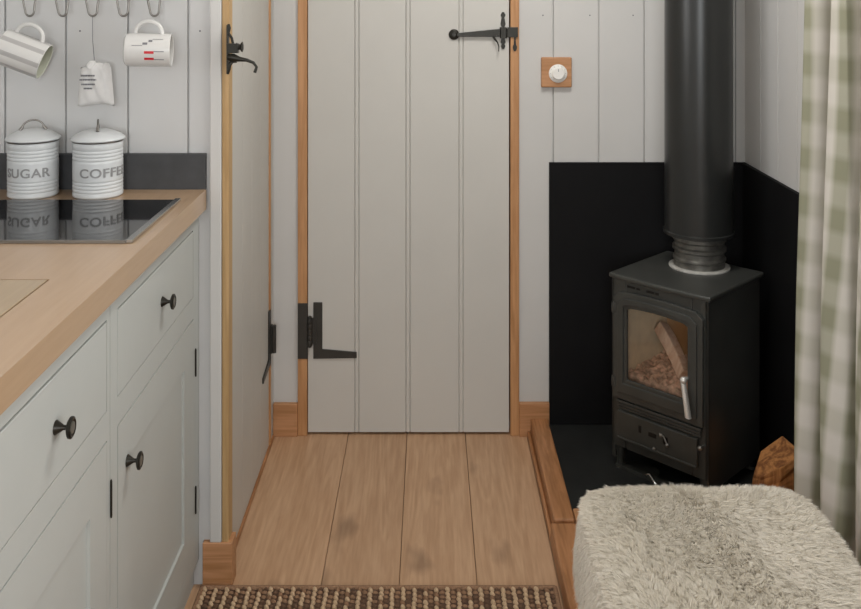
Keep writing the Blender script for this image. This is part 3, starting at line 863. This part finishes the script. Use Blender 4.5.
# ------------------------------------------------------------------ bench and sheepskin
BX0, BX1, BY0, BY1, BZ = .285, .662, .93, 1.690, .428
be = thing('bench', 'low pine box bench under the white sheepskin', 'bench', ((BX0 + BX1) / 2, (BY0 + BY1) / 2, .0505))
bo = Matrix.Translation((-(BX0 + BX1) / 2, -(BY0 + BY1) / 2, -.0505))
m = MB(bo); m.box(BX0 + .012, BX1 - .010, BY0, BY1 - .012, .0505, .403); m.build('seat_box', M['pineY'], be, bevel=.003)
m = MB(bo); m.box(BX0 + .002, BX1 - .004, BY0, BY1, .4035, BZ); m.build('seat_board', M['pineY'], be, bevel=.004)

# sheepskin: a soft rounded hide with wool tufts
rng = np.random.default_rng(5)
sx0, sx1, sy0, sy1 = BX0 - .016, BX1 - .002, BY0 + .01, BY1 + .012
CX, CYY = (sx0 + sx1) / 2, (sy0 + sy1) / 2; HWX, HWY = (sx1 - sx0) / 2, (sy1 - sy0) / 2
def hide(u, v):
    """u, v in [-1, 1]; wraps a little over the front edge and the left side"""
    pu = np.sign(u) * np.abs(u) ; pv = v
    x = CX + HWX * pu; y = CYY + HWY * pv
    # superellipse rounding of the corners
    rr = (np.abs(pu) ** 7 + np.abs(pv) ** 12) ** (1 / 8.)
    rr = np.clip(rr, 0, 1.35)
    edge = np.clip((rr - .80) / .2, 0, 1)
    z = BZ + .024 - .014 * edge ** 2 + .006 * np.sin(5 * x * 3 + 2 * y) * np.cos(7 * y) * (1 - edge)
    # shallow parting that runs from the middle of the far half towards the camera
    d = (x - (.475 + .12 * (1.6 - y)))
    z = z + .007 * np.exp(-(d / .02) ** 2) * (y < 1.62) - .004 * np.exp(-((d - .035) / .03) ** 2)
    k = np.maximum(1, rr / 1.0); x = CX + (x - CX) / k; y = CYY + (y - CYY) / k
    return x, y, z
nu, nv = 44, 72
U, V = np.meshgrid(np.linspace(-1, 1, nu + 1), np.linspace(-1, 1, nv + 1))
X, Y, Z = hide(U, V)
# left side hangs down: extra rows
hv = []; hf = []
for j in range(nv + 1):
    for i in range(nu + 1): hv.append((X[j, i], Y[j, i], Z[j, i]))
for j in range(nv):
    for i in range(nu): a = j * (nu + 1) + i; hf.append((a, a + 1, a + nu + 2, a + nu + 1))
NH = 6; base = len(hv)
for j in range(nv + 1):
    for k in range(1, NH + 1):
        t_ = k / NH; yj = Y[j, 0]; e_ = 1 - min(1, abs(yj - CYY) / HWY) ** 8
        dep = .095 * (1 + .12 * math.sin(13 * yj)) * (.55 + .45 * e_)
        hv.append((X[j, 0] - .008 * math.sin(t_ * PI / 2) - .003 * t_, yj, Z[j, 0] - dep * t_))
for j in range(nv):
    for k in range(NH):
        a = j * (nu + 1) if k == 0 else base + j * NH + k - 1; a2 = (j + 1) * (nu + 1) if k == 0 else base + (j + 1) * NH + k - 1
        b = base + j * NH + k; b2 = base + (j + 1) * NH + k
        hf.append((a, a2, b2, b))
hv = np.array(hv)
# tufts: roots spread over the hide, curling towards clump points
NT = 210000
top_n = int(NT * .84)
u = rng.uniform(-1, 1, top_n); v = 1 - 2 * rng.uniform(0, 1, top_n)
x, y, z = hide(u, v)
root = np.stack([x, y, z], 1)
e = (np.abs(u) ** 7 + np.abs(v) ** 12) ** (1 / 8.)
eg = np.clip((e - .7) / .3, 0, 1)[:, None]
nrm = np.stack([(x - CX) / HWX * .55, (y - CYY) / HWY * .55, np.ones(top_n)], 1)
out = np.stack([(x - CX) / HWX * np.abs(u) ** 3, (y - CYY) / HWY * np.abs(v) ** 6, np.zeros(top_n)], 1)
nrm = np.array([[0, 0, 1.]]) + out * eg * 1.0
dd = x - (.475 + .12 * (1.6 - y))
flow = np.stack([np.tanh(dd / .03) * (.75 + .3 * np.sin(9 * y)), .55 * np.sin(6 * x + 2) - .5 + .5 * np.cos(8 * y + 6 * x), np.zeros(top_n)], 1) * (.55 + .3 * np.sin(14 * x + 9 * y)[:, None]) + out * eg
sn_ = NT - top_n
ys = rng.uniform(sy0 + .01, sy1 - .004, sn_); ts = rng.uniform(0, 1, sn_)
jj = np.clip(((ys - CYY) / HWY + 1) / 2 * nv, 0, nv - 1e-3); j0 = jj.astype(int); kk = np.minimum((ts * NH).astype(int), NH - 1)
rs = hv[base + j0 * NH + kk].copy(); rs[:, 1] += rng.uniform(-.006, .006, sn_); rs[:, 2] += rng.uniform(-.01, .01, sn_)
root = np.vstack([root, rs]); nrm = np.vstack([nrm, np.tile([[-1., 0, .1]], (sn_, 1))]); flow = np.vstack([flow, np.tile([[-.1, .1, -1.]], (sn_, 1))])
nrm /= np.linalg.norm(nrm, axis=1)[:, None]
# clumps: jittered grid cells
cell = .011
ci = np.floor((root + np.array([0, 0, 0])) / cell)
hsh = np.modf(np.abs(np.sin(ci @ np.array([12.9898, 78.233, 37.719])) * 43758.5453))[0]
hs2 = np.modf(np.abs(np.sin(ci @ np.array([39.3, 11.1, 83.7])) * 24634.634))[0]
cc = (ci + .5) * cell; cc[:, 0] += (hsh - .5) * cell * .8; cc[:, 1] += (hs2 - .5) * cell * .8
ln = (.015 + .003 * hsh + rng.uniform(-.003, .003, NT))[:, None]
cdir = flow * .65 + nrm * .75 + np.stack([hsh - .5, hs2 - .5, np.zeros(NT)], 1) * .30
cdir /= np.linalg.norm(cdir, axis=1)[:, None]
rand = rng.normal(0, 1, (NT, 3))
mid = root + nrm * ln * .35 + cdir * ln * .25 + rand * .0011
tipc = cc + cdir * ln; tipc[:, 2] = root[:, 2] + cdir[:, 2] * ln[:, 0]
topmask = (np.arange(NT) < top_n)[:, None]
tipc = np.where(topmask, tipc, root + cdir * ln)
tip = tipc * .38 + (root + cdir * ln) * .62 + rand * .0010
side = np.cross(cdir, rng.normal(0, 1, (NT, 3))); side /= np.linalg.norm(side, axis=1)[:, None]
w0 = .0007; w1 = .0006
Vt = np.stack([root - side * w0 - nrm * .002, root + side * w0 - nrm * .002, mid + side * w1, mid - side * w1, tip], 1).reshape(-1, 3)
allv = np.vstack([hv, Vt])
nb = len(hv); idx = np.arange(NT) * 5 + nb
me = bpy.data.meshes.new('sheepskin')
quads = np.array(hf, dtype=np.int32); q2 = np.stack([idx, idx + 1, idx + 2, idx + 3], 1); t2 = np.stack([idx + 3, idx + 2, idx + 4], 1)
loops = np.concatenate([quads.ravel(), q2.ravel(), t2.ravel()]).astype(np.int32)
nq = len(quads) + len(q2); npoly = nq + len(t2)
ls = np.concatenate([np.arange(nq) * 4, nq * 4 + np.arange(len(t2)) * 3]).astype(np.int32)
me.vertices.add(len(allv)); me.vertices.foreach_set('co', allv.astype(np.float32).ravel())
me.loops.add(len(loops)); me.loops.foreach_set('vertex_index', loops)
me.polygons.add(npoly); me.polygons.foreach_set('loop_start', ls)
me.polygons.foreach_set('use_smooth', [True] * npoly)
me.update(calc_edges=True); me.validate(); me.materials.append(M['wool'])
sk = bpy.data.objects.new('sheepskin', me); col.objects.link(sk)
tag(sk, 'fluffy cream white sheepskin spread over the bench', 'sheepskin')

# ------------------------------------------------------------------ curtain
cu = thing('curtain', 'sage green and cream checked curtain hanging in folds by the stove', 'curtain', (.82, 1.8, 0))
m = MB(); ny, nz = 260, 60
yA, yB = 2.09, 1.42; zA, zB = .09, 1.86
vs = []; uvs = []
def fold(t_, z):
    k = (z - zA) / (zB - zA)
    amp = .030 + .010 * (1 - k)
    ph = t_ * 2 * PI * 5.2
    return amp * math.sin(ph + .35 * math.sin(2.2 * z)) + .008 * math.sin(2.3 * ph + 1.0) + .004 * math.sin(3 * z + ph)
for j in range(nz + 1):
    z = zA + (zB - zA) * j / nz; L_ = 0; pv = None
    for i in range(ny + 1):
        t_ = i / ny
        y = yA + (yB - yA) * t_ + .010 * math.sin(t_ * 2 * PI * 5.2 * 2 + .5) - (.045 * (z > 0) * ((z - .7) / 1.2 if z > .7 else 0)) * (1 - t_)
        x = .818 + fold(t_, z) - .05 * t_ * 0
        if pv: L_ += math.hypot(x - pv[0], y - pv[1])
        pv = (x, y); vs.append((x - .82, y - 1.8, z)); uvs.append((L_, z))
fs = []
for j in range(nz):
    for i in range(ny): a = j * (ny + 1) + i; fs.append((a, a + 1, a + ny + 2, a + ny + 1))
m.add(vs, fs); m.uv = uvs
cl = m.build('cloth', M['check'], cu, smooth=180)
so = cl.modifiers.new('thick', 'SOLIDIFY'); so.thickness = .0016
m = MB(); m.tube([(0, .38, 1.885), (0, -1.6, 1.885)], .009, 14)
for y in (.36, -1.55): m.ball((0, y + (.02 if y > 0 else -.05), 1.885), .018); m.tube([(0, y, 1.885), (.125, y, 1.885)], .006, 10)
m.build('rod', M['black'], cu, smooth=50)
# nearer second curtain is beyond the frame and left out

# ------------------------------------------------------------------ rug
rg = thing('rug', 'brown and straw woven sisal rug at the bottom of the picture', 'rug', (-.115, 1.75, 0))
rx0, rx1, ry0, ry1 = -.512, .283, 1.45, 2.118
m = MB(Matrix.Translation((.115, -1.75, 0)))
m.cur = 2; m.box(rx0 + .002, rx1 - .002, ry0, ry1, .0015, .006)
r = random.Random(21)
px_, py_ = .0245, .0150
nx = int((rx1 - rx0) / px_); nyy = int((ry1 - ry0) / py_)
def nub(cx, cy, cz, a, b, c, rot, mi):
    m.cur = mi; ca_, s_ = math.cos(rot), math.sin(rot)
    vs = []; ns, nr = 8, 4
    for i in range(nr + 1):
        th = PI / 2 * i / nr
        for k in range(ns):
            ph = 2 * PI * k / ns; x = a * math.cos(th) * math.cos(ph); y = b * math.cos(th) * math.sin(ph)
            vs.append((cx + x * ca_ - y * s_, cy + x * s_ + y * ca_, cz + c * math.sin(th)))
    fs = [(i * ns + k, i * ns + (k + 1) % ns, (i + 1) * ns + (k + 1) % ns, (i + 1) * ns + k) for i in range(nr) for k in range(ns)]
    m.add(vs, fs)
for j in range(nyy):
    for i in range(nx):
        x = rx0 + .006 + (i + .5) * px_; y = ry1 - (j + .5) * py_
        o_ = py_ / 2 if i % 2 else 0
        nub(x - .006 + r.uniform(-.001, .001), y - o_ * .5, .004, .0055, .0085, .0085 + r.uniform(-.001, .001), .45 + r.uniform(-.15, .15), 0 if r.random() < .8 else 1)
        nub(x + .0055 + r.uniform(-.001, .001), y + py_ * .35, .004, .0070, .0055, .006 + r.uniform(-.001, .001), -.3 + r.uniform(-.2, .2), 1 if r.random() < .6 else 2)
m.build('weave', [M['rope_l'], M['rope_m'], M['rope_d']], rg, smooth=180, fixn=False)
m = MB(Matrix.Translation((.115, -1.75, 0)))
for x in (rx0 + .004, rx1 - .004): m.tube([(x, ry0, .006), (x, ry1, .006)], .0055, 8)
for y in (ry0, ry1): m.tube([(rx0 + .004, y, .006), (rx1 - .004, y, .006)], .0055, 8)
m.build('bound_edge', M['rope_m'], rg, smooth=60)

# ------------------------------------------------------------------ light
w = bpy.data.worlds.new('World'); sc.world = w; w.use_nodes = True
bg = w.node_tree.nodes['Background']; bg.inputs[0].default_value = (.86, .93, 1, 1); bg.inputs[1].default_value = 1.0
def area(name, loc, rot, sx, sy, power, color=(1, 1, 1)):
    l = bpy.data.lights.new(name, 'AREA'); l.shape = 'RECTANGLE'; l.size = sx; l.size_y = sy; l.energy = power; l.color = color
    o = bpy.data.objects.new(name, l); col.objects.link(o); o.location = loc; o.rotation_euler = rot; return o
area('daylight_left_window', (XL - .05, 1.15, 1.44), (0, -PI / 2, 0), .70, 1.15, 14, (.985, .985, 1))
area('daylight_right_window', (XR + .05, .9, 1.25), (0, PI / 2, 0), .95, 1.25, 14, (.97, .985, 1))
area('daylight_glazed_door', (-.05, YF - .05, 1.42), (PI / 2, 0, 0), .95, 1.0, 31, (.96, .98, 1))

area('added_ceiling_fill', (.30, 2.0, H - .03), (0, 0, 0), .45, .45, 11.5, (1, .98, .95))  # unseen fill, added to brighten the cupboard door, floor and stove top

# ------------------------------------------------------------------ camera
cd = bpy.data.cameras.new('Camera'); cam = bpy.data.objects.new('Camera', cd); col.objects.link(cam)
cd.sensor_fit = 'HORIZONTAL'; cd.sensor_width = 36; cd.lens = 36 * 950 / 861
cam.location = (0, 0, 1.35); cam.rotation_euler = (PI / 2, 0, 0)
cd.shift_x = .5 / 861; cd.shift_y = -319.5 / 861
cd.clip_start = .02
sc.camera = cam
vs_ = sc.view_settings
vs_.view_transform = 'Standard'; vs_.look = 'None'; vs_.gamma = 1; vs_.exposure = .06; vs_.use_curve_mapping = False
